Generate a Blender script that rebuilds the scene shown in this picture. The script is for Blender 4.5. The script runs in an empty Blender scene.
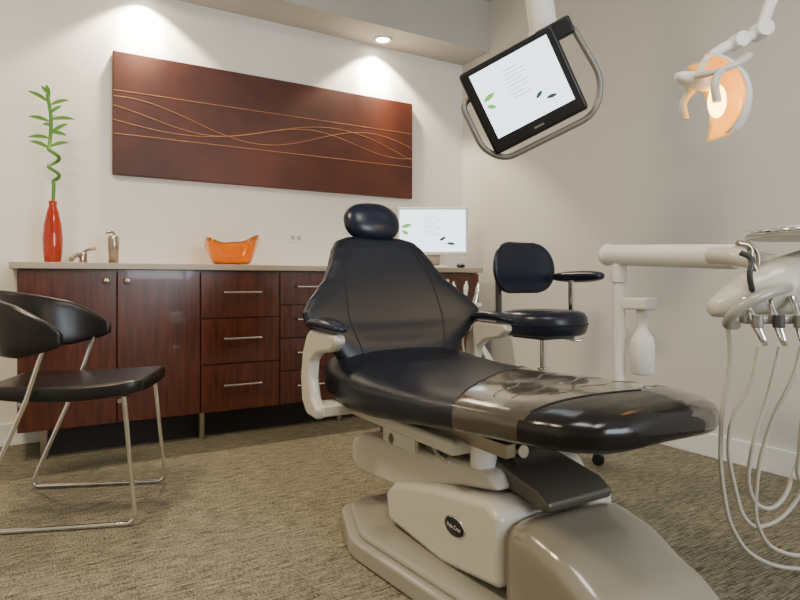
import bpy, math, bmesh, random
from mathutils import Vector, Matrix, Euler
random.seed(3)
scene=bpy.context.scene
COL=scene.collection
# ---------------------------------------------------------------- materials
def new_mat(name):
    m=bpy.data.materials.new(name); m.use_nodes=True
    nt=m.node_tree; b=nt.nodes['Principled BSDF']
    return m,nt,b
def mat(name,col,rough=.5,metal=0,bump=0,bscale=200,spec=.5,coat=0,emis=None,estr=0,trans=0,ior=1.45):
    m,nt,b=new_mat(name)
    b.inputs['Base Color'].default_value=(*col,1)
    b.inputs['Roughness'].default_value=rough
    b.inputs['Metallic'].default_value=metal
    b.inputs['Specular IOR Level'].default_value=spec
    b.inputs['Coat Weight'].default_value=coat
    b.inputs['Coat Roughness'].default_value=.08
    b.inputs['Transmission Weight'].default_value=trans
    b.inputs['IOR'].default_value=ior
    if emis:
        b.inputs['Emission Color'].default_value=(*emis,1)
        b.inputs['Emission Strength'].default_value=estr
    if bump:
        tc=nt.nodes.new('ShaderNodeTexCoord')
        n=nt.nodes.new('ShaderNodeTexNoise'); n.inputs['Scale'].default_value=bscale; n.inputs['Detail'].default_value=3
        bp=nt.nodes.new('ShaderNodeBump'); bp.inputs['Strength'].default_value=bump; bp.inputs['Distance'].default_value=.004
        nt.links.new(tc.outputs['Object'],n.inputs['Vector']); nt.links.new(n.outputs['Fac'],bp.inputs['Height']); nt.links.new(bp.outputs['Normal'],b.inputs['Normal'])
    return m
def noise_mat(name,c1,c2,scale=(1,1,1),nscale=10,detail=6,rough=.5,bump=.1,coat=0,lo=.3,hi=.7,spec=.5,dist=.003):
    m,nt,b=new_mat(name)
    tc=nt.nodes.new('ShaderNodeTexCoord'); mp=nt.nodes.new('ShaderNodeMapping'); mp.inputs['Scale'].default_value=scale
    n=nt.nodes.new('ShaderNodeTexNoise'); n.inputs['Scale'].default_value=nscale; n.inputs['Detail'].default_value=detail
    r=nt.nodes.new('ShaderNodeValToRGB'); r.color_ramp.elements[0].position=lo; r.color_ramp.elements[1].position=hi
    r.color_ramp.elements[0].color=(*c1,1); r.color_ramp.elements[1].color=(*c2,1)
    bp=nt.nodes.new('ShaderNodeBump'); bp.inputs['Strength'].default_value=bump; bp.inputs['Distance'].default_value=dist
    L=nt.links.new
    L(tc.outputs['Object'],mp.inputs['Vector']); L(mp.outputs['Vector'],n.inputs['Vector']); L(n.outputs['Fac'],r.inputs['Fac'])
    L(r.outputs['Color'],b.inputs['Base Color']); L(n.outputs['Fac'],bp.inputs['Height']); L(bp.outputs['Normal'],b.inputs['Normal'])
    b.inputs['Roughness'].default_value=rough; b.inputs['Coat Weight'].default_value=coat; b.inputs['Specular IOR Level'].default_value=spec
    return m
M={}
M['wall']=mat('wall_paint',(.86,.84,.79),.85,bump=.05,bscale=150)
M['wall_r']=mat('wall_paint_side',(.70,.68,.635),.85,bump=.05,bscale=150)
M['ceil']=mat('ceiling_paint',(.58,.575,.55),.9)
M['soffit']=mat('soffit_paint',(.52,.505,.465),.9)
M['base']=mat('trim_white',(.84,.84,.82),.45)
M['wood']=noise_mat('cherry_wood',(.036,.0075,.0035),(.120,.026,.010),(10,10,.8),6,10,.27,.04,coat=.25,lo=.25,hi=.78)
M['dark']=mat('painted_gap_shade',(.012,.008,.006),.6)  # near-black colour standing in for the shade below the cabinet
M['counter']=mat('counter_stone',(.42,.35,.27),.35,bump=.02)
M['chrome']=mat('chrome',(.8,.79,.77),.12,1)
M['steel']=mat('brushed_steel',(.42,.37,.31),.28,1)
M['leather']=mat('black_leather',(.0055,.0075,.015),.36,bump=.12,bscale=260,spec=.5)
M['leather2']=mat('navy_leather_smooth',(.006,.010,.026),.29,bump=.05,bscale=60)
M['gleather']=mat('guest_leather',(.009,.007,.007),.30,bump=.06,bscale=90)
M['seam']=mat('seam_thread',(.002,.002,.003),.6)
M['toe']=mat('toe_vinyl',(.006,.005,.005),.20,bump=.25,bscale=22)
M['cover']=mat('plastic_film_cover',(.060,.048,.037),.14,bump=.6,bscale=11,coat=.6)
M['beige']=mat('beige_enamel',(.60,.575,.50),.3,coat=.3)
M['beige2']=mat('taupe_enamel',(.35,.335,.285),.25,coat=.5)
M['taupe']=mat('front_cover_enamel',(.24,.215,.165),.2,coat=.7)
M['white']=mat('white_plastic',(.80,.79,.75),.35)
M['grey']=mat('grey_metal',(.25,.24,.22),.35,.5)
M['grey2']=mat('warm_grey_metal',(.12,.108,.09),.25,.4)
M['dgrey']=mat('dark_grey_plastic',(.05,.05,.05),.35)
M['black']=mat('black_plastic',(.008,.008,.009),.3)
M['hose']=mat('hose_rubber',(.46,.435,.365),.45)
M['green']=mat('bamboo_green',(.10,.26,.04),.4)
M['leaf']=mat('leaf_green',(.13,.33,.05),.45)
M['vase']=mat('red_glass',(.50,.035,.008),.08,coat=.6,trans=.25)
M['orange']=mat('amber_glass',(1.0,.42,.015),.06,coat=.5,trans=.75,ior=1.3)
M['gold']=mat('gold_line',(.66,.32,.10),.5)
M['screen']=mat('screen_glow',(.1,.1,.1),.3,emis=(.82,.93,1.0),estr=3.0)
M['scr_text']=mat('screen_text',(.1,.1,.1),.4,emis=(.45,.52,.6),estr=1.3)
M['scr_green']=mat('screen_green',(.1,.3,.05),.4,emis=(.2,.7,.15),estr=.9)
M['scr_dark']=mat('screen_dark',(.02,.06,.05),.4,emis=(.02,.12,.1),estr=.4)
M['bulb']=mat('downlight_glow',(1,1,1),.4,emis=(1,.9,.72),estr=30)
M['lampglow']=mat('exam_lamp_glow',(1,.8,.4),.3,emis=(1,.58,.12),estr=14)
M['reflect']=mat('reflector_glass',(.75,.42,.10),.15,.3,emis=(1,.40,.045),estr=1.1)
M['trayw']=mat('tray_grey',(.45,.44,.42),.3,.4)
# painting canvas
def canvas():
    m,nt,b=new_mat('painting_canvas')
    L=nt.links.new
    tc=nt.nodes.new('ShaderNodeTexCoord'); n=nt.nodes.new('ShaderNodeTexNoise'); n.inputs['Scale'].default_value=2.2; n.inputs['Detail'].default_value=8
    r=nt.nodes.new('ShaderNodeValToRGB'); e=r.color_ramp.elements
    e[0].position=.3; e[0].color=(.036,.0065,.0035,1); e[1].position=.75; e[1].color=(.125,.026,.009,1)
    L(tc.outputs['Object'],n.inputs['Vector']); L(n.outputs['Fac'],r.inputs['Fac']); L(r.outputs['Color'],b.inputs['Base Color'])
    n2=nt.nodes.new('ShaderNodeTexNoise'); n2.inputs['Scale'].default_value=250
    bp=nt.nodes.new('ShaderNodeBump'); bp.inputs['Strength'].default_value=.2; bp.inputs['Distance'].default_value=.002
    L(tc.outputs['Object'],n2.inputs['Vector']); L(n2.outputs['Fac'],bp.inputs['Height']); L(bp.outputs['Normal'],b.inputs['Normal'])
    b.inputs['Roughness'].default_value=.5
    return m
M['canvas']=canvas()
def carpet():
    m,nt,b=new_mat('woven_carpet'); L=nt.links.new; N=nt.nodes.new
    tc=N('ShaderNodeTexCoord')
    def nz(sc,scale,det):
        mp=N('ShaderNodeMapping'); mp.inputs['Scale'].default_value=sc
        n=N('ShaderNodeTexNoise'); n.inputs['Scale'].default_value=scale; n.inputs['Detail'].default_value=det
        L(tc.outputs['Object'],mp.inputs['Vector']); L(mp.outputs['Vector'],n.inputs['Vector']); return n
    a=nz((3.0,40,1),5,6); c=nz((60,120,1),3,2)
    g=nz((45,10,1),5,3)
    def wsum(x,wx,y,wy):
        p=N('ShaderNodeMath'); p.operation='MULTIPLY'; p.inputs[1].default_value=wx; L(x,p.inputs[0])
        q=N('ShaderNodeMath'); q.operation='MULTIPLY_ADD'; q.inputs[1].default_value=wy; L(y,q.inputs[0]); L(p.outputs[0],q.inputs[2]); return q.outputs[0]
    s1=wsum(a.outputs['Fac'],.45,c.outputs['Fac'],.27); s2=wsum(s1,1,g.outputs['Fac'],.28)
    r=N('ShaderNodeValToRGB'); e=r.color_ramp.elements
    e[0].position=.40; e[0].color=(.026,.023,.0155,1); e[1].position=.60; e[1].color=(.32,.285,.195,1)
    L(s2,r.inputs['Fac']); L(r.outputs['Color'],b.inputs['Base Color'])
    bp=N('ShaderNodeBump'); bp.inputs['Strength'].default_value=.6; bp.inputs['Distance'].default_value=.004
    L(s2,bp.inputs['Height']); L(bp.outputs['Normal'],b.inputs['Normal'])
    b.inputs['Roughness'].default_value=.75; b.inputs['Specular IOR Level'].default_value=.3
    return m
M['carpet']=carpet()
# ---------------------------------------------------------------- helpers
WORLD={}
def group(name,loc=(0,0,0),rotm=None,world=True):
    e=bpy.data.objects.new(name,None); COL.objects.link(e); e.empty_display_size=.1
    mw=Matrix.Translation(Vector(loc))
    if rotm is not None: mw=mw@rotm.to_4x4()
    e.matrix_world=mw
    WORLD[e.name]=mw.inverted() if world else None
    return e
def adopt(o,parent):
    if parent is not None:
        o.parent=parent
        inv=WORLD.get(parent.name)
        if inv is not None: o.matrix_parent_inverse=inv
    return o
def finish(name,me,mt,parent,smooth=True,bevel=0,seg=3,subd=0,loc=(0,0,0),rot=(0,0,0)):
    o=bpy.data.objects.new(name,me); COL.objects.link(o)
    o.location=loc; o.rotation_euler=rot
    if isinstance(mt,(list,tuple)):
        for x in mt: me.materials.append(x)
    elif mt: me.materials.append(mt)
    if smooth:
        for p in me.polygons: p.use_smooth=True
    if bevel:
        b=o.modifiers.new('bevel','BEVEL'); b.width=bevel; b.segments=seg; b.limit_method='ANGLE'; b.angle_limit=math.radians(35)
        w=o.modifiers.new('wn','WEIGHTED_NORMAL'); w.keep_sharp=True
    if subd:
        s=o.modifiers.new('sub','SUBSURF'); s.levels=subd; s.render_levels=subd
    return adopt(o,parent)
def mesh(name,v,f,mt,parent=None,**k):
    me=bpy.data.meshes.new(name); me.from_pydata([tuple(x) for x in v],[],f)
    bm=bmesh.new(); bm.from_mesh(me); bmesh.ops.recalc_face_normals(bm,faces=bm.faces); bm.to_mesh(me); bm.free()
    me.update()
    return finish(name,me,mt,parent,**k)
def box(name,lo,hi,mt,parent=None,bevel=0,rot=(0,0,0),seg=3):
    c=[(a+b)/2 for a,b in zip(lo,hi)]; s=[abs(b-a)/2 for a,b in zip(lo,hi)]
    v=[(x*s[0],y*s[1],z*s[2]) for x in(-1,1) for y in(-1,1) for z in(-1,1)]
    f=[(0,1,3,2),(4,6,7,5),(0,4,5,1),(2,3,7,6),(0,2,6,4),(1,5,7,3)]
    return mesh(name,v,f,mt,parent,smooth=bevel>0,bevel=bevel,loc=c,rot=rot,seg=seg)
def cyl(name,p1,p2,r1,mt,parent=None,r2=None,n=28,bevel=0):
    p1=Vector(p1);p2=Vector(p2); r2=r1 if r2 is None else r2
    d=(p2-p1); q=d.to_track_quat('Z','Y')
    v=[];
    for r,z in((r1,0),(r2,d.length)):
        for i in range(n):
            a=2*math.pi*i/n; v.append(p1+q@Vector((r*math.cos(a),r*math.sin(a),z)))
    f=[(i,(i+1)%n,n+(i+1)%n,n+i) for i in range(n)]+[tuple(range(n))[::-1],tuple(range(n,2*n))]
    o=mesh(name,v,f,mt,parent,smooth=True,bevel=bevel)
    if not bevel:
        m=o.modifiers.new('bevel','BEVEL'); m.width=min(r1,r2)*.12+1e-4; m.segments=2; m.limit_method='ANGLE'; m.angle_limit=math.radians(50)
        o.modifiers.new('wn','WEIGHTED_NORMAL')
    return o
def lathe(name,prof,c,mt,parent=None,n=40,axis='Z',rotm=None,subd=0):
    v=[];f=[]
    for r,z in prof:
        for i in range(n):
            a=2*math.pi*i/n; p=Vector((r*math.cos(a),r*math.sin(a),z))
            if rotm is not None: p=rotm@p
            v.append(p+Vector(c))
    for j in range(len(prof)-1):
        for i in range(n):
            f.append((j*n+i,j*n+(i+1)%n,(j+1)*n+(i+1)%n,(j+1)*n+i))
    if prof[0][0]>1e-5: f.append(tuple(range(n))[::-1])
    if prof[-1][0]>1e-5: f.append(tuple(range((len(prof)-1)*n,len(prof)*n)))
    return mesh(name,v,f,mt,parent,subd=subd)
def tube(name,pts,r,mt,parent=None,smooth=True,cyc=False,radii=None):
    cu=bpy.data.curves.new(name,'CURVE'); cu.dimensions='3D'; cu.bevel_depth=r; cu.bevel_resolution=5; cu.resolution_u=14; cu.use_fill_caps=True
    if smooth:
        s=cu.splines.new('BEZIER'); s.bezier_points.add(len(pts)-1)
        for i,(b,p) in enumerate(zip(s.bezier_points,pts)):
            b.co=p; b.handle_left_type=b.handle_right_type='AUTO'
            if radii: b.radius=radii[i]
    else:
        s=cu.splines.new('POLY'); s.points.add(len(pts)-1)
        for b,p in zip(s.points,pts): b.co=(*p,1)
    s.use_cyclic_u=cyc
    o=bpy.data.objects.new(name,cu); COL.objects.link(o); cu.materials.append(mt)
    return adopt(o,parent)
def fillet(pts,r=.04,k=6):
    out=[Vector(pts[0])]
    for i in range(1,len(pts)-1):
        a,b,c=map(Vector,pts[i-1:i+2]); d1=(a-b);d2=(c-b); rr=min(r,d1.length*.45,d2.length*.45)
        s=b+d1.normalized()*rr; e=b+d2.normalized()*rr
        for j in range(k+1):
            t=j/k; out.append((1-t)**2*s+2*t*(1-t)*b+t*t*e)
    out.append(Vector(pts[-1])); return out
def prism(name,pts,axis,lo,hi,mt,parent=None,bevel=.01,seg=4):
    n=len(pts); v=[]
    for t in(lo,hi):
        for a,b in pts:
            v.append({'X':(t,a,b),'Y':(a,t,b),'Z':(a,b,t)}[axis])
    f=[tuple(range(n))[::-1],tuple(range(n,2*n))]+[(i,(i+1)%n,n+(i+1)%n,n+i) for i in range(n)]
    return mesh(name,v,f,mt,parent,bevel=bevel,seg=seg,smooth=True)
def sp(c,p): return math.copysign(abs(c)**p,c)
def loft(name,secs,mt,parent=None,n=48,e=2.6,subd=0,matfn=None):
    v=[];f=[]
    for s in secs:
        c,ax,an=map(Vector,s[:3]); wr=Vector(s[3]) if len(s)>3 else Vector((0,0,0))
        ee=s[4] if len(s)>4 else e
        for i in range(n):
            a=2*math.pi*i/n; x=sp(math.cos(a),2/ee); y=sp(math.sin(a),2/ee)
            v.append(c+ax*x+an*y+wr*(abs(x)**2.2))
    m=len(secs)
    for j in range(m-1):
        for i in range(n): f.append((j*n+i,j*n+(i+1)%n,(j+1)*n+(i+1)%n,(j+1)*n+i))
    f.append(tuple(range(n))[::-1]); f.append(tuple(range((m-1)*n,m*n)))
    o=mesh(name,v,f,mt,parent,subd=subd)
    if matfn:
        for p in o.data.polygons: p.material_index=matfn(p.center)
    return o
def interp(keys,s):
    for (a,*va),(b,*vb) in zip(keys[:-1],keys[1:]):
        if a<=s<=b:
            t=(s-a)/(b-a); t=t*t*(3-2*t)*.5+t*.5
            return [x+(y-x)*t for x,y in zip(va,vb)]
    return list(keys[-1][1:]) if s>keys[-1][0] else list(keys[0][1:])
def ellipsoid(name,c,r,mt,parent=None,rot=(0,0,0),e=2.0):
    v=[];f=[];nu,nv=36,20
    for j in range(nv+1):
        ph=-math.pi/2+math.pi*j/nv
        for i in range(nu):
            th=2*math.pi*i/nu
            v.append((r[0]*sp(math.cos(ph),2/e)*sp(math.cos(th),2/e),r[1]*sp(math.cos(ph),2/e)*sp(math.sin(th),2/e),r[2]*sp(math.sin(ph),2/e)))
    for j in range(nv):
        for i in range(nu): f.append((j*nu+i,j*nu+(i+1)%nu,(j+1)*nu+(i+1)%nu,(j+1)*nu+i))
    me=bpy.data.meshes.new(name); me.from_pydata(v,[],f)
    bm=bmesh.new(); bm.from_mesh(me); bmesh.ops.remove_doubles(bm,verts=bm.verts,dist=1e-5); bmesh.ops.recalc_face_normals(bm,faces=bm.faces); bm.to_mesh(me); bm.free()
    return finish(name,me,mt,parent,loc=c,rot=rot)
# ---------------------------------------------------------------- room
XL,XR,YF,YB,H=-2.2,2.67,-2.0,3.55,2.75
SZ,SY=2.40,3.25
box('floor',(XL,YF,-.05),(XR,YB,0),M['carpet'])
box('wall_back',(XL,YB,0),(XR+.1,YB+.1,H),M['wall'])
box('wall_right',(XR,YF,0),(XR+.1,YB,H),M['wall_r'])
box('wall_left',(XL-.1,YF,0),(XL,YB,H),M['wall'])
wf=group('wall_front',(0,YF,0))
box('panel_left',(XL,YF-.1,0),(.9,YF,H),M['wall'],wf)
box('panel_right',(2.4,YF-.1,0),(XR,YF,H),M['wall'],wf)
box('panel_sill',(.9,YF-.1,0),(2.4,YF,.8),M['wall'],wf)
box('panel_head',(.9,YF-.1,2.2),(2.4,YF,H),M['wall'],wf)
w=group('window_1',(1.65,YF-.05,.8))
for nm,a,b in(('frame_l',(.9,YF-.08,.8),(.95,YF-.02,2.2)),('frame_r',(2.35,YF-.08,.8),(2.4,YF-.02,2.2)),('frame_t',(.95,YF-.08,2.15),(2.35,YF-.02,2.2)),('frame_b',(.95,YF-.08,.8),(2.35,YF-.02,.85)),('mullion',(1.63,YF-.07,.85),(1.67,YF-.03,2.15))):
    box(nm,a,b,M['base'],w)
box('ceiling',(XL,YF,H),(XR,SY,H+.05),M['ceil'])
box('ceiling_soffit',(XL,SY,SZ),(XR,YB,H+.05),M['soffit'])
box('baseboard_back',(XL,YB-.015,0),(XR-.015,YB,.11),M['base'],bevel=.004)
box('baseboard_right',(XR-.015,YF,0),(XR,YB,.11),M['base'],bevel=.004)
box('baseboard_left',(XL,YF,0),(XL+.015,YB-.02,.11),M['base'],bevel=.004)
# ---------------------------------------------------------------- downlights
def spot(name,loc,target,power,col,size=75,blend=.6,parent=None,rad=.04):
    l=bpy.data.lights.new(name,'SPOT'); l.energy=power; l.color=col; l.spot_size=math.radians(size); l.spot_blend=blend; l.shadow_soft_size=rad
    o=bpy.data.objects.new(name,l); COL.objects.link(o); o.location=loc
    o.rotation_euler=(Vector(target)-Vector(loc)).to_track_quat('-Z','Y').to_euler()
    return adopt(o,parent)
for x in(.48,1.93):
    g=group('recessed_downlight',(x,3.43,SZ))
    lathe('trim_ring',[(.062,0),(.062,-.006),(.052,-.010),(.042,-.004),(.042,0)],(x,3.43,SZ),M['base'],g)
    lathe('lens',[(.041,-.001),(.041,-.004),(0.0,-.005)],(x,3.43,SZ),M['bulb'],g)
    spot('lamp',(x,3.43,SZ-.02),(x,3.53,1.5),80,(1,.84,.62),112,.30,g,.03)
    spot('beam',(x,3.43,SZ-.02),(x,3.57,2.16),130,(1,.86,.64),60,.8,g,.02)
# ---------------------------------------------------------------- painting
pt=group('wall_painting',(1.27,YB,1.71))
box('canvas',(.333,YB-.04,1.383),(2.21,YB-.003,2.04),M['canvas'],pt,bevel=.004)
yy=YB-.0401
def pline(i,fn):
    pts=[(.335+1.873*k/90,yy,fn(k/90)) for k in range(91)]
    tube('gold_line_%d'%i,pts,.0010,M['gold'],pt,smooth=False)
pline(1,lambda t:1.83); pline(2,lambda t:1.60)
pline(3,lambda t:1.715+.085*math.cos(t*2*math.pi*1.25-.2)*(1-.1*t))
pline(4,lambda t:1.70-.11*math.sin(t*2*math.pi*1.0+.5)*(.5+.5*t))
pline(5,lambda t:1.705+.055*math.sin(t*2*math.pi*1.5+2.2))
# ---------------------------------------------------------------- cabinet
cb=group('sideboard_cabinet',(1.2,3.3,0))
CF=3.13; CX0,CX1=-.085,2.49
box('carcass',(CX0,CF+.022,.14),(CX1,YB-.02,.868),M['wood'],cb)
box('under_cabinet_shade_panel',(CX0+.10,CF+.12,.0),(CX1-.02,CF+.14,.14),M['dark'],cb)  # dark panel added to paint in the shade under the cabinet
box('countertop',(CX0-.03,CF-.02,.87),(CX1+.02,YB-.002,.9),M['counter'],cb,bevel=.003)
secs=[(-.085,.315,'d',.27),(.315,.70,'d',.36),(.70,1.12,'3',0),(1.12,1.50,'4',0),(1.50,1.85,'d',1.81),(1.85,2.17,'d',1.9),(2.17,2.49,'d',2.22)]
k=0
def front(x0,x1,z0,z1):
    global k; k+=1
    box('front_%d'%k,(x0+.003,CF,z0+.003),(x1-.003,CF+.02,z1-.003),M['wood'],cb,bevel=.0015)
def bar(x0,x1,z):
    for x in(x0+.02,x1-.02): cyl('handle_post',(x,CF,z),(x,CF-.028,z),.004,M['steel'],cb,n=12)
    cyl('handle_bar',(x0,CF-.028,z),(x1,CF-.028,z),.006,M['chrome'],cb,n=16)
for x0,x1,t,kx in secs:
    if t=='d':
        front(x0,x1,.14,.862)
        cyl('knob_stem',(kx,CF,.815),(kx,CF-.015,.815),.006,M['chrome'],cb,n=12)
        lathe('knob',[(.008,0),(.014,.004),(.015,.01),(.011,.014),(0,.015)],(kx,CF-.012,.815),M['chrome'],cb,n=20,rotm=Matrix.Rotation(math.pi/2,3,'X'))
    else:
        zs=[.14,.385,.622,.862] if t=='3' else [.14,.322,.503,.684,.862]
        for a,b in zip(zs[:-1],zs[1:]):
            front(x0,x1,a,b); c=(x0+x1)/2; w2=.10; bar(c-w2,c+w2,a+(b-a)*.56)
for x in(.02,.72,1.5,2.3):
    for y in(CF+.06,YB-.1):
        cyl('leg',(x,y,.0),(x,y,.14),.017,M['steel'],cb,n=20)
# ---------------------------------------------------------------- counter objects
cz=.9
vx,vy=.055,3.34
v=group('vase_with_lucky_bamboo',(vx,vy,cz))
lathe('glass_vase',[(.030,0),(.036,.006),(.042,.06),(.044,.12),(.038,.19),(.025,.25),(.017,.275),(.020,.30),(.016,.30),(.013,.275),(.021,.25),(.033,.19),(.036,.12),(.03,.02),(0,.015)],(vx,vy,cz),M['vase'],v)
pts=[(vx,vy,cz+.03),(vx+.002,vy,cz+.30),(vx+.004,vy,cz+.38)]
for i in range(20):
    a=i/20*2*math.pi*1.8; pts.append((vx+.004+.022*math.sin(a),vy+.022*math.cos(a)-.02,cz+.40+.15*i/20))
pts+= [(vx-.012,vy,cz+.58),(vx-.008,vy,cz+.70),(vx-.022,vy,cz+.81)]
tube('curly_stalk',pts,.0085,M['green'],v)
def leaf(nm,base,d,L,w,par,mt):
    base=Vector(base); d=Vector(d).normalized(); s=d.cross(Vector((.5,.85,.1))).normalized(); up=s.cross(d)
    vv=[];ff=[];n=10
    for i in range(n+1):
        t=i/n; ww=w*math.sin(math.pi*min(1,t*.97+.03))**.8; c=base+d*L*t-Vector((0,0,1))*L*.30*t*t
        vv+= [c-s*ww,c+up*.002,c+s*ww]
    for i in range(n):
        for j in(0,1): ff.append((i*3+j,i*3+j+1,i*3+j+4,i*3+j+3))
    mesh(nm,vv,ff,mt,par)
ld=[(-.5,.1,1,.90),(.8,-.3,.6,.86),(-.8,0,.7,.87),(.6,-.2,.8,.82),(-.9,.2,.5,.78),(.9,-.4,.35,.79),(.8,-.5,.1,.73),(-.8,.3,.3,.70),(.6,-.4,.7,.72),(-.2,0,1,.90),(.9,-.5,.6,.66),(-.7,.4,.6,.65),(.5,.6,.6,.80),(-.3,.8,.5,.76)]
for i,(a,b,c,z) in enumerate(ld):
    leaf('leaf_%d'%i,(vx-.012,vy,cz+z-.10),(a,b,c),.085+.04*((i*7)%3)/2,.0095,v,M['leaf'])
# faucet
fx,fy=.185,3.34
g=group('sink_faucet',(fx,fy,cz))
lathe('body',[(.026,0),(.026,.006),(.018,.010),(.018,.045),(.015,.054),(.0,.058)],(fx,fy,cz),M['steel'],g,n=24)
tube('spout',fillet([(fx,fy,cz+.034),(fx-.03,fy-.02,cz+.045),(fx-.055,fy-.07,cz+.018)],.03),.012,M['steel'],g,smooth=False)
tube('lever',[(fx,fy,cz+.054),(fx+.02,fy-.01,cz+.068),(fx+.055,fy-.02,cz+.076)],.008,M['steel'],g)
gx,gy=.32,3.34
g=group('soap_dispenser',(gx,gy,cz))
lathe('cup',[(.024,0),(.024,.065),(.0265,.07),(.0265,.135),(.022,.142),(.0,.142)],(gx,gy,cz),M['steel'],g)
tube('pump_nozzle',[(gx,gy,cz+.138),(gx,gy,cz+.158),(gx-.035,gy-.02,cz+.155)],.006,M['steel'],g)
# bowl
bx,by=.905,3.30
g=group('orange_glass_bowl',(bx,by,cz))
vv=[];ff=[];n=72;prof=[(.0,.004),(.4,.004),(.66,.006),(.75,.024),(.83,.058),(.91,.095),(1,.128)]
def bowl(off,sgn):
    res=[]
    for r,z in prof:
        for i in range(n):
            a=2*math.pi*i/n; ca,sa=math.cos(a),math.sin(a)
            q=(abs(ca)**5+abs(sa)**5)**(-.2)
            R=.136*(1+(q-1)*r)*r-off*r
            hz=z*(1+.13*math.cos(4*a-math.pi)*r+.10*math.cos(a+.3)+.06*math.sin(7*a)*r)
            ang=a+math.radians(-12)
            res.append((bx+R*math.cos(ang)*1.05,by+R*math.sin(ang),cz+max(.001,hz)+(off if r<.7 else 0)))
    return res
v1=bowl(0,1); v2=bowl(.008,-1); vv=v1+v2; N1=len(v1)
for j in range(len(prof)-1):
    for i in range(n):
        q=(j*n+i,j*n+(i+1)%n,(j+1)*n+(i+1)%n,(j+1)*n+i); ff.append(q); ff.append(tuple(N1+x for x in q)[::-1])
j=len(prof)-1
for i in range(n): ff.append((j*n+i,j*n+(i+1)%n,N1+j*n+(i+1)%n,N1+j*n+i))
mesh('bowl',vv,ff,M['orange'],g)
# outlet
ox,oz=1.37,1.085
g=group('wall_outlet',(ox,YB,oz))
box('plate',(ox-.05,YB-.007,oz-.032),(ox+.05,YB-.001,oz+.032),M['base'],g,bevel=.003)
for dx in(-.02,.02):
    box('socket',(ox+dx-.014,YB-.0095,oz-.014),(ox+dx+.014,YB-.0065,oz+.014),M['beige'],g,bevel=.002)
    for d2 in(-.005,.005): box('slot',(ox+dx+d2-.0015,YB-.0105,oz-.006),(ox+dx+d2+.0015,YB-.009,oz+.006),M['black'],g)
# screen content
def screen_content(par,W,Hh,y):
    sx=lambda u:-W/2+u*W; sz=lambda q:Hh/2-q*Hh
    def fleaf(nm,u,q,L,ww,ang,mt):
        vv=[];m=12
        for i in range(m+1):
            t=i/m; a=ww*math.sin(math.pi*t)**.8; vv.append((t*L,a))
        for i in range(m-1,0,-1):
            t=i/m; a=-ww*math.sin(math.pi*t)**.8; vv.append((t*L,a))
        ca,sa=math.cos(ang),math.sin(ang)
        P=[(sx(u)+a*ca-b*sa,y,sz(q)+a*sa+b*ca) for a,b in vv]
        mesh(nm,P,[tuple(range(len(P)))],mt,par,smooth=False)
    fleaf('screen_leaf_1',.02,.42,W*.17,W*.03,.25,M['scr_green'])
    fleaf('screen_leaf_2',.03,.50,W*.12,W*.025,-.5,M['scr_green'])
    fleaf('screen_leaf_3',.60,.74,W*.12,W*.022,.5,M['scr_dark'])
    fleaf('screen_leaf_4',.71,.80,W*.14,W*.022,-.1,M['scr_dark'])
    for i in range(8):
        q=.16+.06*i; l=.26 if i%3 else .18
        box('screen_text_%d'%i,(sx(.36),y-.0004,sz(q)-Hh*.005),(sx(.36+l),y,sz(q)+Hh*.005),M['scr_text'],par)
# desktop computer
mx,my=2.255,3.33
R=Matrix.Rotation(math.radians(-31),3,'Z')
g=group('desktop_computer',(mx,my,cz),R,world=False)
box('housing',(-.238,-.002,.09),(.238,.035,.41),M['white'],g,bevel=.008)
box('screen',(-.220,-.005,.112),(.220,-.001,.392),M['screen'],g)
gs=bpy.data.objects.new('screen_image',None); COL.objects.link(gs); gs.location=(0,0,.252); gs.parent=g
WORLD[gs.name]=None
screen_content(gs,.44,.28,-.0065)
prism('stand_neck',[(.02,.12),(.05,.12),(.065,.012),(.05,.004),(.03,.03)],'X',-.05,.05,M['steel'],g,bevel=.003)
box('stand_foot',(-.10,-.07,0),(.10,.09,.010),M['steel'],g,bevel=.003)
box('keyboard',(-.2,-.15,0.001),(.10,-.085,.014),M['white'],g,bevel=.003)
g=group('computer_mouse',(2.37,3.17,cz))
ellipsoid('shell',(2.37,3.17,cz+.014),(.028,.045,.016),M['black'],g,rot=(0,0,-.5))
# ---------------------------------------------------------------- dental chair
CX=1.14
dc=group('dental_chair',(CX,1.3,0))
outl=[(.785,1.60,0),(.88,1.86,0),(1.36,1.86,0),(1.40,1.60,0),(1.36,.62,0),(.87,.62,0)]
mid=((outl[0][0]+outl[-1][0])/2,(outl[0][1]+outl[-1][1])/2,0)
pts=fillet([mid]+outl+[mid],.05)[:-1]
prism('base_plate',[(p.x,p.y) for p in pts],'Z',0.0,.055,M['beige2'],dc,bevel=.010)
pts2=[((p.x-CX)*.93+CX,(p.y-1.25)*.955+1.25) for p in pts]
prism('base_step',pts2,'Z',.050,.075,M['beige2'],dc,bevel=.014)
keys=[(.56,.13,.05),(.60,.145,.07),(.68,.155,.115),(.80,.165,.195),(.92,.172,.255),(1.0,.175,.272),(1.05,.17,.262)]
S=[]
for i in range(30):
    y=.56+.49*i/29; hw,zt=interp(keys,y)
    S.append(((1.085,y,(zt+.03)/2),(hw,0,0),(0,0,(zt-.03)/2+.001),(0,0,0),5))
loft('front_cover',S,M['taupe'],dc,n=64)
prism('link_housing',[(1.065,.10),(1.065,.27),(1.12,.290),(1.35,.258),(1.55,.212),(1.60,.17),(1.58,.09),(1.30,.07)],'X',.905,1.30,M['beige'],dc,bevel=.020,seg=5)
lathe('badge_rim',[(.0,.002),(.029,.002),(.031,0)],(.9046,1.235,.190),M['chrome'],dc,rotm=Matrix.Rotation(-math.pi/2,3,'Y')@Matrix.Diagonal((.85,1.5,1)))
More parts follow.
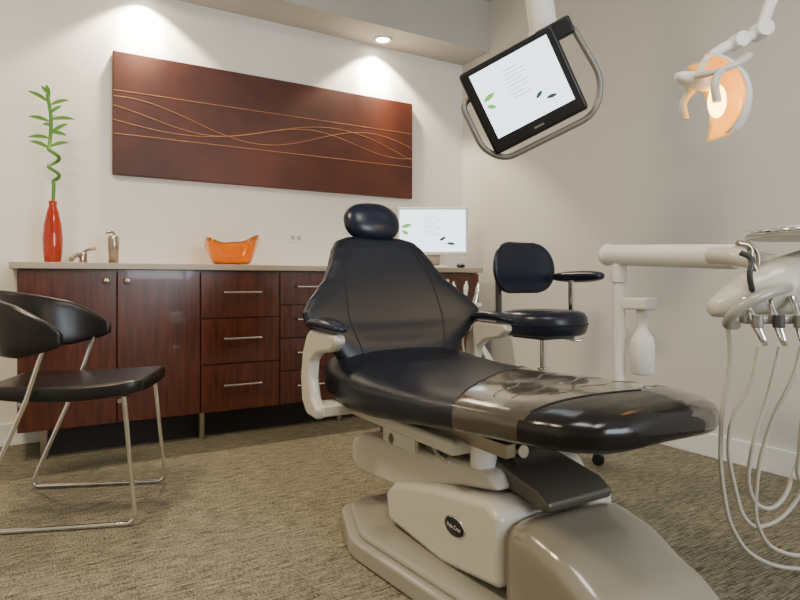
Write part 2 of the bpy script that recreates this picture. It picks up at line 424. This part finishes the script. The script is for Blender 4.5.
lathe('badge',[(.0,.003),(.026,.003),(.028,0)],(.9045,1.235,.190),M['black'],dc,rotm=Matrix.Rotation(-math.pi/2,3,'Y')@Matrix.Diagonal((.85,1.5,1)))
cu=bpy.data.curves.new('badge_lettering','FONT'); cu.body='Pela Cras'; cu.size=.015; cu.align_x='CENTER'; cu.align_y='CENTER'; cu.extrude=.0003
o=bpy.data.objects.new('badge_lettering',cu); COL.objects.link(o); o.location=(.9008,1.235,.190); o.rotation_euler=(math.pi/2,0,-math.pi/2); cu.materials.append(M['white']); adopt(o,dc)
prism('lift_arm',[(1.13,.30),(1.16,.340),(1.25,.340),(1.86,.285),(1.93,.25),(1.93,.175),(1.86,.15),(1.60,.17),(1.30,.265)],'X',.955,1.28,M['beige'],dc,bevel=.018,seg=5)
prism('lift_arm_cap',[(1.01,.275),(1.00,.30),(1.04,.325),(1.20,.355),(1.62,.338),(1.68,.32),(1.2,.30)],'X',1.0,1.22,M['grey2'],dc,bevel=.012,seg=4)
box('support_column',(1.02,1.50,.25),(1.26,1.84,.37),M['grey'],dc,bevel=.01)
box('seat_pan',(.90,1.24,.365),(1.38,1.90,.405),M['beige'],dc,bevel=.012)
box('seat_pan_lower',(.97,1.34,.338),(1.31,1.80,.37),M['beige'],dc,bevel=.008)
box('slide_rail_left',(.94,1.08,.395),(.97,1.75,.43),M['steel'],dc,bevel=.003)
box('slide_rail_right',(1.31,1.08,.395),(1.34,1.75,.43),M['steel'],dc,bevel=.003)
cyl('motor_can',(.985,1.22,.335),(.985,1.22,.405),.034,M['white'],dc)
cyl('motor_can_cap',(.985,1.22,.325),(.985,1.22,.34),.024,M['steel'],dc)
cyl('actuator',(1.06,1.15,.38),(1.06,1.5,.33),.018,M['steel'],dc)
cyl('pivot_left',(.90,1.55,.345),(1.38,1.55,.345),.018,M['steel'],dc)
box('bracket_a',(.90,1.42,.33),(.915,1.60,.37),M['beige'],dc,bevel=.003)
box('bracket_b',(.91,1.30,.345),(.93,1.38,.375),M['dgrey'],dc,bevel=.003)
tube('release_lever',[(.92,1.36,.37),(.90,1.30,.355),(.89,1.24,.352)],.006,M['chrome'],dc)
box('legrest_support',(1.03,.95,.43),(1.25,1.30,.47),M['grey'],dc,bevel=.008)
# seat + legrest cushion
keys=[
(.775,.10,.530,.492),(.785,.16,.545,.480),(.81,.210,.555,.470),(.86,.252,.560,.465),(.92,.275,.562,.461),(1.0,.288,.560,.457),(1.15,.298,.554,.445),(1.30,.305,.548,.428),(1.45,.312,.545,.41),(1.60,.318,.545,.395),(1.75,.318,.555,.39),(1.86,.305,.57,.395),(1.95,.28,.575,.41),(2.0,.23,.56,.44)]
S=[]
m=90
for i in range(m+1):
    y=.775+(2.0-.775)*(i/m)**1.15
    hw,zt,zb=interp(keys,y)
    S.append(((CX,y,(zt+zb)/2),(hw,0,0),(0,0,(zt-zb)/2),(0,0,-.012),3.4))
def bnd1(x): return 1.16+(x-.84)*.62
def bnd2(x): return .95-(x-.86)*.12
def mf(c):
    x,y=c.x,c.y
    if y>bnd1(x): return 0
    if y<bnd2(x) and x<1.20: return 2
    return 1
loft('seat_and_legrest_cushion',S,[M['leather'],M['cover'],M['toe']],dc,n=128,matfn=mf)
keys_seat=keys
def seat_top(x,y,off=.0008):
    hw,zt,zb=interp(keys_seat,y); u=min(1,abs(x-CX)/hw); yv=(1-u**3.4)**(1/3.4)
    return Vector((x,y,(zt+zb)/2+(zt-zb)/2*yv-.012*u**2.2+off))
tube('cover_hem',[seat_top(CX+(i/30*2-1)*.285,bnd1(CX+(i/30*2-1)*.285)) for i in range(31)],.0022,M['toe'],dc,smooth=False)
tube('toe_seam',[seat_top(CX-.25+i/20*.31,bnd2(CX-.25+i/20*.31)) for i in range(21)],.0018,M['seam'],dc,smooth=False)
for i,(xa,ya,xb,yb) in enumerate([(.92,1.10,1.30,1.28),(.93,1.04,1.36,1.16),(1.0,.99,1.38,1.05),(1.22,.93,1.39,.97)]):
    tube('cover_fold_%d'%i,[seat_top(xa+(xb-xa)*t/16,ya+(yb-ya)*t/16+.01*math.sin(t*1.1+i),-.0012) for t in range(17)],.0028,M['cover'],dc)
# backrest
bd=Vector((0,.40,.915)).normalized(); bn=Vector((0,-bd.z,bd.y))
B0=Vector((CX,1.885,.48))
bk=[(0,.20,.035,.02),(.03,.235,.05,.025),(.09,.27,.055,.03),(.14,.325,.05,.045),(.185,.370,.045,.058),(.22,.374,.045,.06),(.26,.350,.045,.055),(.31,.305,.045,.045),(.36,.262,.045,.035),(.42,.230,.044,.03),(.48,.205,.042,.02),(.52,.18,.036,.012),(.54,.14,.026,.008),(.55,.09,.014,.0)]
def bsec(s):
    hw,th,wr=interp(bk,s)
    return B0+bd*s, hw,th,wr
S=[]
for i in range(71):
    s=.55*i/70; c,hw,th,wr=bsec(s)
    S.append((c,(hw,0,0),bn*th,bn*wr,2.8))
loft('backrest_cushion',S,M['leather'],dc,n=80)
for sg in(-1,1):
    P=[]
    for i in range(20):
        s=.06+.44*i/19; c,hw,th,wr=bsec(s); x=interp([(0,.16),(.2,.20),(.35,.19),(.52,.13)],s)[0]
        u=x/hw; y=(1-u**2.8)**(1/2.8)
        P.append(c+Vector((sg*x,0,0))+bn*(th*y+wr*u**2.2+.0003))
    tube('back_seam_%s'%('l' if sg<0 else 'r'),P,.0022,M['seam'],dc)
S=[]
for i in range(20):
    s=.02+.5*i/19; c,hw,th,wr=bsec(s); S.append((c-bn*(th*.8),(hw*.8,0,0),bn*.03,bn*wr*.6))
loft('backrest_shell',S,M['beige'],dc,n=40)
hc=Vector((CX,2.115,1.048))
ellipsoid('headrest_pad',hc,(.122,.05,.083),M['leather2'],dc,rot=(-.35,0,0),e=2.25)
box('headrest_bar',(CX-.03,2.09,.90),(CX+.03,2.11,1.03),M['steel'],dc,rot=(-.2,0,0),bevel=.004)
# armrests
for sg,x,y0,y1 in((-1,.765,1.60,1.86),(1,1.49,1.68,1.92)):
    S=[]
    for i in range(15):
        t=i/14; k2=math.sin(math.pi*min(max(t,.02),.98))**.35
        S.append(((x,y0+(y1-y0)*t,.670+.012*math.sin(t*3)),(.036*k2,0,0),(0,0,.018*k2),(0,0,0),2.5))
    loft('arm_pad_%d'%(1 if sg<0 else 2),S,M['leather2'],dc,n=32)
    pr=[(y0+.02,.655),(y0+.01,.632),(y0+.05,.603),(y1-.10,.585),(y1-.055,.555),(y1-.045,.50),(y1-.065,.44),(y1-.11,.41),(y1-.10,.375),(y1-.02,.38),(y1+.02,.42),(y1+.03,.50),(y1+.015,.58),(y1-.02,.64),(y1-.05,.660)]
    prism('arm_bracket_%d'%(1 if sg<0 else 2),pr,'X',x-.019,x+.019,M['beige'],dc,bevel=.014,seg=4)
    box('arm_mount_%d'%(1 if sg<0 else 2),(min(x,CX+sg*.2),y1-.12,.385),(max(x,CX+sg*.2),y1-.02,.42),M['beige'],dc,bevel=.006)
# ---------------------------------------------------------------- assistant instrument holder
AX,AY=1.70,2.28
ah=group('assistant_instrument_holder',(AX,AY,.7))
tube('support_arm',fillet([(1.30,1.84,.39),(1.68,1.98,.42),(AX+.02,AY-.1,.55),(AX,AY,.70)],.06),.014,M['white'],ah,smooth=False)
hb=Vector((.8575,-.514,0))
for i in range(4):
    p=Vector((AX,AY,.70))+hb*(.045*(i-1.5))
    cyl('holder_cup_%d'%i,p+Vector((0,0,-.012)),p+Vector((0,0,.014)),.019,M['white'],ah)
    lathe('handpiece_%d'%i,[(.006,-.05),(.012,-.02),(.012,.03),(.008,.05),(.010,.06),(.011,.09),(.006,.105),(.004,.115)],p,[M['white'],M['chrome']][i%2],ah,n=20,rotm=Matrix.Rotation(.18*(i-1.5),3,'Y'))
    tube('handpiece_hose_%d'%i,[p+Vector((0,0,-.05)),p+Vector((0.0,.01,-.20)),(1.62,2.05,.42),(1.45,1.86,.40)],.005,M['hose'],ah)
tube('holder_bar',[Vector((AX,AY,.70))-hb*.10,Vector((AX,AY,.70))+hb*.10],.011,M['white'],ah)
# ---------------------------------------------------------------- delivery unit
du=group('dental_delivery_unit',(1.74,1.4,.0))
cyl('main_arm',(1.775,1.48,.910),(1.735,.99,.885),.037,M['white'],du,bevel=.006)
lathe('arm_end_cap',[(.038,0),(.040,.01),(.033,.022),(0,.026)],(1.775,1.478,.910),M['white'],du,rotm=Matrix.Rotation(-math.pi/2,3,'X'))
cyl('post',(1.77,1.43,.36),(1.77,1.43,.89),.021,M['white'],du)
cyl('post_collar',(1.77,1.43,.81),(1.77,1.43,.87),.028,M['white'],du)
tube('post_base_arm',fillet([(1.77,1.43,.38),(1.77,1.43,.33),(1.30,1.43,.33)],.05),.024,M['beige'],du,smooth=False)
box('bottle_bracket',(1.765,1.32,.715),(1.835,1.42,.757),M['white'],du,bevel=.008)
lathe('water_bottle',[(.0,0),(.034,.0),(.040,.006),(.041,.10),(.038,.125),(.022,.15),(.017,.165),(.017,.20),(.02,.205),(.02,.225),(0,.225)],(1.805,1.36,.49),M['white'],du)
R31=Matrix.Rotation(math.radians(-31),3,'Z')
hd=group('instrument_delivery_head',(1.6285,.772,0),R31,world=False)
keys=[(-.215,.012,.745,.012),(-.205,.028,.748,.024),(-.17,.045,.762,.040),(-.12,.06,.785,.055),(-.05,.075,.80,.075),(.05,.09,.815,.085),(.15,.09,.82,.08),(.22,.06,.82,.06),(.24,.02,.82,.02)]
S=[]
for i in range(40):
    u=-.215+.455*i/39; hw,zc,th=interp(keys,u)
    S.append(((u,.02,zc),(0,hw,0),(0,0,th),(0,0,0),2.3))
loft('head_shell',S,M['beige'],hd,n=40)
tube('front_handle',[(-.06,-.05,.80),(-.13,-.085,.785),(-.19,-.075,.75),(-.20,-.04,.715),(-.16,.0,.705)],.013,M['beige2'],hd)
box('control_pad',(-.02,-.085,.79),(.12,-.068,.84),M['grey'],hd,bevel=.006,rot=(-.3,0,0))
for i in range(4): cyl('control_button_%d'%i,(.005+.03*i,-.092,.813),(.005+.03*i,-.075,.816),.007,M['white'],hd,n=16)
tube('link_to_arm',fillet([(-.135,.16,.885),(-.12,.08,.880),(-.05,.03,.86)],.03),.024,M['beige'],hd,smooth=False)
box('holder_bar',(-.18,-.075,.712),(.2,-.045,.735),M['beige2'],hd,bevel=.008)
for i in range(5):
    u=-.155+.05*i
    cyl('instrument_clip_%d'%i,(u,-.085,.705),(u,-.085,.735),.013,M['dgrey'] if i%2 else M['grey'],hd)
    rm=Matrix.Rotation(-.35,3,'X')@Matrix.Rotation(.12*(i-2),3,'Y')
    lathe('handpiece_%d'%i,[(.005,-.045),(.008,-.03),(.010,0),(.009,.03),(.007,.045),(.008,.055),(.008,.075),(.004,.08)],(u,-.085,.705),M['chrome'],hd,n=20,rotm=rm)
tube('air_water_syringe',[(-.10,.0,.82),(-.12,-.0,.87),(-.125,.0,.90),(-.155,.0,.91)],.008,M['steel'],hd)
tube('syringe_tip',[(-.09,.02,.84),(-.095,.02,.89),(-.12,.02,.915)],.005,M['steel'],hd)
tube('syringe_hook',[(-.135,-.03,.79),(-.15,-.045,.83),(-.145,-.04,.87),(-.165,-.03,.885)],.007,M['dgrey'],hd)
tr=[]
for i in range(40):
    a=2*math.pi*i/40; tr.append((.10+.19*sp(math.cos(a),.6),.02+.13*sp(math.sin(a),.6)))
prism('tray',tr,'Z',.922,.932,M['trayw'],hd,bevel=.003)
tube('tray_rim',[(x,y,.938) for x,y in tr],.006,M['chrome'],hd,smooth=False,cyc=True)
cyl('tray_post',(.10,.02,.85),(.10,.02,.92),.018,M['beige'],hd)
box('tray_instrument_pad',(.0,-.05,.932),(.22,.06,.958),M['white'],hd,bevel=.008)
H1=[
[(-.195,-.03,.71),(-.19,-.03,.62),(-.21,-.03,.48),(-.205,-.03,.30),(-.17,-.02,.19),(-.10,0,.12),(.03,.02,.085),(.2,.05,.09)],
[(-.155,-.09,.66),(-.165,-.08,.58),(-.20,-.05,.46),(-.18,-.04,.30),(-.145,-.03,.225),(-.08,0,.205),(.0,.02,.25),(.05,.03,.35)],
[(-.105,-.09,.66),(-.125,-.08,.55),(-.155,-.06,.40),(-.145,-.04,.30),(-.10,-.02,.255),(-.05,0,.26),(.0,.02,.33),(.04,.03,.45)],
[(-.055,-.09,.66),(-.07,-.09,.60),(-.105,-.06,.48),(-.13,-.04,.32),(-.11,-.02,.20),(-.05,.0,.14),(.06,.02,.13),(.16,.05,.2)],
[(-.005,-.09,.66),(-.02,-.08,.60),(-.03,-.06,.50),(-.02,-.03,.40),(-.0,0,.32),(.05,.02,.28),(.12,.05,.35)],
[(.045,-.09,.66),(.02,-.07,.62),(.01,-.04,.56),(.03,0,.48),(.06,.02,.40),(.12,.05,.38)],
]
for i,h in enumerate(H1): tube('hose_%d'%i,h,.0050,M['hose'],hd)
# ---------------------------------------------------------------- operator stool
st=group('operator_stool',(1.98,2.02,0))
sx,sy=1.98,2.02
for i in range(5):
    a=math.radians(236+72*i); ex,ey=sx+.24*math.cos(a),sy+.24*math.sin(a)
    tube('base_spoke_%d'%i,[(sx,sy,.10),(sx+.12*math.cos(a),sy+.12*math.sin(a),.095),(ex,ey,.07)],.014,M['chrome'],st)
    cyl('caster_stem_%d'%i,(ex,ey,.045),(ex,ey,.075),.007,M['chrome'],st,n=12)
    t=Vector((-math.sin(a),math.cos(a),0))
    for sg in(-1,1): cyl('caster_wheel_%d'%i,Vector((ex,ey,.026))+t*sg*.006,Vector((ex,ey,.026))+t*sg*.022,.026,M['black'],st)
lathe('hub',[(.035,.08),(.035,.12),(.025,.13)],(sx,sy,0),M['chrome'],st)
cyl('gas_lift_sleeve',(sx,sy,.12),(sx,sy,.42),.026,M['chrome'],st)
cyl('gas_lift_rod',(sx,sy,.42),(sx,sy,.57),.014,M['chrome'],st)
box('seat_plate',(sx-.10,sy-.10,.555),(sx+.10,sy+.10,.58),M['dgrey'],st,bevel=.006)
tube('height_lever',[(sx+.05,sy-.05,.56),(sx+.12,sy-.10,.545),(sx+.15,sy-.11,.55)],.006,M['chrome'],st)
lathe('seat_cushion',[(0,.572),(.17,.572),(.188,.582),(.197,.612),(.195,.65),(.184,.670),(.16,.680),(.10,.684),(0,.685)],(sx,sy,0),M['leather2'],st)
tube('seat_piping',[(sx+.198*math.cos(a*math.pi/16),sy+.198*math.sin(a*math.pi/16),.622) for a in range(32)],.003,M['seam'],st,smooth=False,cyc=True)
S=[]
for i in range(31):
    t=i/30; z=.755+.25*t; k2=math.sin(math.pi*(.012+.976*t))**.24
    S.append(((sx+.045,sy+.20+.02*t,z),(.200*k2*(1-.06*t),0,0),(0,.030*k2,0),(0,-.04*k2,0),2.9))
loft('backrest_cushion',S,M['leather2'],st,n=48)
tube('backrest_bar',fillet([(sx,sy+.03,.567),(sx-.05,sy+.25,.567),(sx-.05,sy+.255,.82)],.05),.015,M['dgrey'],st,smooth=False)
tube('armrest_bar',fillet([(sx+.05,sy,.567),(sx+.235,sy+.04,.567),(sx+.20,sy+.02,.70),(sx+.18,sy-.0,.82)],.05),.013,M['chrome'],st,smooth=False)
S=[]
for i in range(21):
    t=i/20; k2=math.sin(math.pi*(.03+.94*t))**.3
    S.append(((sx+.19+.03*math.sin(t*3),sy-.17+.29*t,.838-.004*t),(.044*k2,0,0),(0,0,.028*k2),(0,0,0),2.5))
loft('armrest_pad',S,M['leather2'],st,n=32)
# ---------------------------------------------------------------- guest chair
Rg=Matrix.Rotation(math.radians(-22),3,'Z')
gc=group('guest_chair',(.119,2.4585,0),Rg,world=False)
for sg in(-1,1):
    y=.215*sg
    tube('side_frame_%d'%(1 if sg<0 else 2),fillet([(.215,y*.95,.43),(.255,y,.010),(-.25,y*1.04,.010),(-.075,y*1.07,.43),(-.02,y*1.10,.60)],.035),.0078,M['chrome'],gc,smooth=False)
tube('rear_cross_bar',[(-.10,-.222,.415),(-.10,.222,.415)],.008,M['chrome'],gc,smooth=False)
tube('front_cross_bar',[(.20,-.20,.415),(.20,.20,.415)],.008,M['chrome'],gc,smooth=False)
S=[]
for i in range(41):
    t=i/40; k2=math.sin(math.pi*(.012+.976*t))**.10
    S.append(((-.235+.50*t,0,.447+.010*t-.015*math.sin(t*3.1)),(0,.222*k2*(.93+.07*t),0),(0,0,.029*k2),(0,0,.004),7))
loft('seat_pad',S,M['gleather'],gc,n=64)
S=[]
for i in range(61):
    t=i/60; a=math.radians(-100+200*t); q=abs(2*t-1)
    k2=min(1,(math.sin(math.pi*(.006+.988*t)))**.40*1.3)
    x=-.25*math.cos(a)-.005; y=.245*math.sin(a)
    hh=(.110-.045*q**1.5)*k2; zc=.675-.048*q**1.6
    out=Vector((-math.cos(a),math.sin(a),0))
    S.append(((x,y,zc),Vector((0,0,hh))+out*(.03*(1-q)*hh/.1),out*.022*k2,(0,0,0),4))
loft('wraparound_backrest',S,M['gleather'],gc,n=40)
# ---------------------------------------------------------------- ceiling monitor
Mc=Vector((1.60,1.74,1.548))
Rm=(Matrix.Rotation(math.radians(-38),3,'Z')@Matrix.Rotation(math.radians(14),3,'X')@Matrix.Rotation(math.radians(-26),3,'Y'))
cm=group('ceiling_mounted_monitor',Mc,Rm,world=False)
box('bezel',(-.196,0,-.174),(.196,.060,.169),M['black'],cm,bevel=.014)
box('screen',(-.160,-.003,-.118),(.160,.002,.145),M['screen'],cm)
gs=bpy.data.objects.new('screen_picture',None); COL.objects.link(gs); gs.location=(0,0,.013); gs.parent=cm; WORLD[gs.name]=None
screen_content(gs,.315,.258,-.0045)
box('rear_housing',(-.14,.05,-.11),(.14,.085,.12),M['dgrey'],cm,bevel=.015)
box('bezel_logo',(-.02,-.002,-.150),(.02,.001,-.143),M['grey'],cm)
tube('handle_tube',fillet([(.14,.06,.140),(.265,.06,.155),(.290,.05,-.10),(.21,.03,-.210),(-.17,.03,-.205),(-.232,.03,-.13),(-.232,.04,.06),(-.18,.05,.08)],.07,8),.0120,M['grey'],cm,smooth=False)
box('tilt_bracket',(.13,.035,.105),(.27,.10,.175),M['black'],cm,bevel=.01)
box('mount_plate',(-.06,.08,-.06),(.06,.12,.06),M['dgrey'],cm,bevel=.008)
mi=Matrix.Translation(Mc)@Rm.to_4x4(); inv=mi.inverted()
def L(p): return inv@Vector(p)
piv=Vector(mi@Vector((.02,.11,.0)))
elb=Vector((1.735,1.78,1.90))
tube('support_arm',fillet([L(piv),L(piv+Vector((.03,.03,.12))),L(elb),L(elb+Vector((-.03,.0,.25)))],.06),.026,M['white'],cm,smooth=False)
box0=(elb+Vector((.020,0,-.11)),elb+Vector((-.055,0,.25)))
cyl('arm_sleeve',L(box0[0]),L(box0[1]),.055,M['white'],cm,bevel=.010)
cyl('ceiling_post',L(box0[1]),L((1.67,1.78,H-.03)),.032,M['white'],cm)
cyl('ceiling_flange',L((1.67,1.78,H-.03)),L((1.67,1.78,H)),.09,M['white'],cm)
# ---------------------------------------------------------------- dental exam light
Lc=Vector((1.745,1.055,1.380))
Rl=Matrix.Rotation(math.radians(-31),3,'Z')
el=group('dental_exam_light',Lc,Rl,world=False)
vv=[];ff=[];nu,nv=20,14
RY=Matrix.Rotation(math.radians(-14),3,'Y')
def refl(u,v,off):
    a=-.85+1.7*v; s=(u*2-1)
    wdt=.100*math.sin(math.pi*(.12+.76*v))**.7
    P=Vector((.175*math.cos(a)-.10+off, s*wdt, .160*math.sin(a)-.01))
    P.x+= -.055*s*s
    return RY@P
def dish(name,o1,o2,mt):
    vv=[];ff=[]
    for off in(o1,o2):
        for j in range(nv+1):
            for i in range(nu+1): vv.append(refl(i/nu,j/nv,off))
    W1=nu+1; T=(nu+1)*(nv+1)
    for j in range(nv):
        for i in range(nu):
            q=(j*W1+i,j*W1+i+1,(j+1)*W1+i+1,(j+1)*W1+i); ff.append(q); ff.append(tuple(T+x for x in q)[::-1])
    b0=nv*W1
    for i in range(nu): ff.append((i,i+1,T+i+1,T+i)); ff.append((b0+i,b0+i+1,T+b0+i+1,T+b0+i))
    for j in range(nv): ff.append((j*W1,(j+1)*W1,T+(j+1)*W1,T+j*W1)); ff.append((j*W1+nu,(j+1)*W1+nu,T+(j+1)*W1+nu,T+j*W1+nu))
    mesh(name,vv,ff,mt,el)
dish('reflector_dish',0,.006,M['reflect'])
dish('reflector_back',.007,.014,M['white'])
S=[]
for i in range(14):
    t=i/13; k2=math.sin(math.pi*(.04+.92*t))**.5
    S.append(((-.125+.12*t,0,.050-.03*t),(0,.030*k2,0),(0,0,.024*k2),(0,0,0),2.4))
loft('lamp_shield',S,M['white'],el,n=28)
ellipsoid('lamp_bulb_housing',(.0,0,-.025),(.024,.03,.050),M['lampglow'],el)
tube('yoke',[(.09,.0,.115),(.05,-.07,.08),(-.03,-.08,.04),(-.08,-.03,.04)],.010,M['beige'],el)
tube('yoke_far',[(.09,.0,.115),(.05,.07,.08),(-.03,.08,.04),(-.08,.03,.04)],.010,M['beige'],el)
for sg in(-1,1): tube('grip_%d'%(sg+2),[(-.03,sg*.08,.04),(-.055,sg*.095,.0),(-.05,sg*.095,-.055)],.012,M['beige'],el)
tube('fore_arm',[(-.04,.02,.06),(-.02,.03,.10),(.03,.03,.145),(.09,.03,.17),(.15,.03,.20)],.015,M['white'],el)
cyl('elbow_joint',(.08,.0,.165),(.08,.06,.17),.023,M['white'],el)
cyl('wrist_joint',(.15,.0,.20),(.15,.06,.20),.026,M['white'],el)
tube('upper_arm',fillet([(.15,.03,.20),(.18,.03,.29),(.24,.05,.36)],.03),.017,M['white'],el,smooth=False)
tube('long_arm',[(.24,.05,.36),(.8,.10,.50)],.020,M['white'],el,smooth=False)
cyl('ceiling_drop',(.8,.10,.46),(.8,.10,H-1.380-.02),.025,M['white'],el)
cyl('drop_flange',(.8,.10,H-1.380-.03),(.8,.10,H-1.380),.08,M['white'],el)
spot('lamp',(-.05,0,-.03),(-.5,.05,-.5),6,(1,.75,.4),80,.6,el,.03)
# ---------------------------------------------------------------- lights
def ceil_fill(name,loc,sx,sy,p,col):  # unseen fill panel with housing, added at the ceiling to brighten the room
    g=group(name,loc)
    box('housing',(loc[0]-sx/2-.03,loc[1]-sy/2-.03,H-.03),(loc[0]+sx/2+.03,loc[1]+sy/2+.03,H-.002),M['white'],g,bevel=.004)
    l=bpy.data.lights.new('lamp','AREA'); l.shape='RECTANGLE'; l.size=sx; l.size_y=sy; l.energy=p; l.color=col
    o=bpy.data.objects.new('lamp',l); COL.objects.link(o); o.location=(loc[0],loc[1],H-.035); adopt(o,g)
ceil_fill('added_fill_panel',(-.5,1.7,H),.5,.5,56,(1,.82,.56))  # added warm fill over the left side
ceil_fill('added_fill_panel',(.9,.3,H),.6,.9,24,(1,.94,.85))  # added paler fill nearer the camera
l=bpy.data.lights.new('window_daylight','AREA'); l.shape='RECTANGLE'; l.size=1.4; l.size_y=1.3; l.energy=76; l.color=(.84,.92,1)
o=bpy.data.objects.new('window_daylight',l); COL.objects.link(o); o.location=(1.65,YF-.15,1.5); o.rotation_euler=(math.radians(90),0,0)
wd=bpy.data.worlds.new('sky'); scene.world=wd; wd.use_nodes=True
wd.node_tree.nodes['Background'].inputs[0].default_value=(.75,.85,1,1); wd.node_tree.nodes['Background'].inputs[1].default_value=.8
# ---------------------------------------------------------------- camera
cam=bpy.data.cameras.new('camera'); co=bpy.data.objects.new('camera',cam); COL.objects.link(co)
cam.sensor_width=36; cam.lens=27; cam.shift_y=-19/800; cam.clip_start=.02
co.location=(0,0,.815); co.rotation_euler=(math.radians(90),0,math.radians(-31))
scene.camera=co
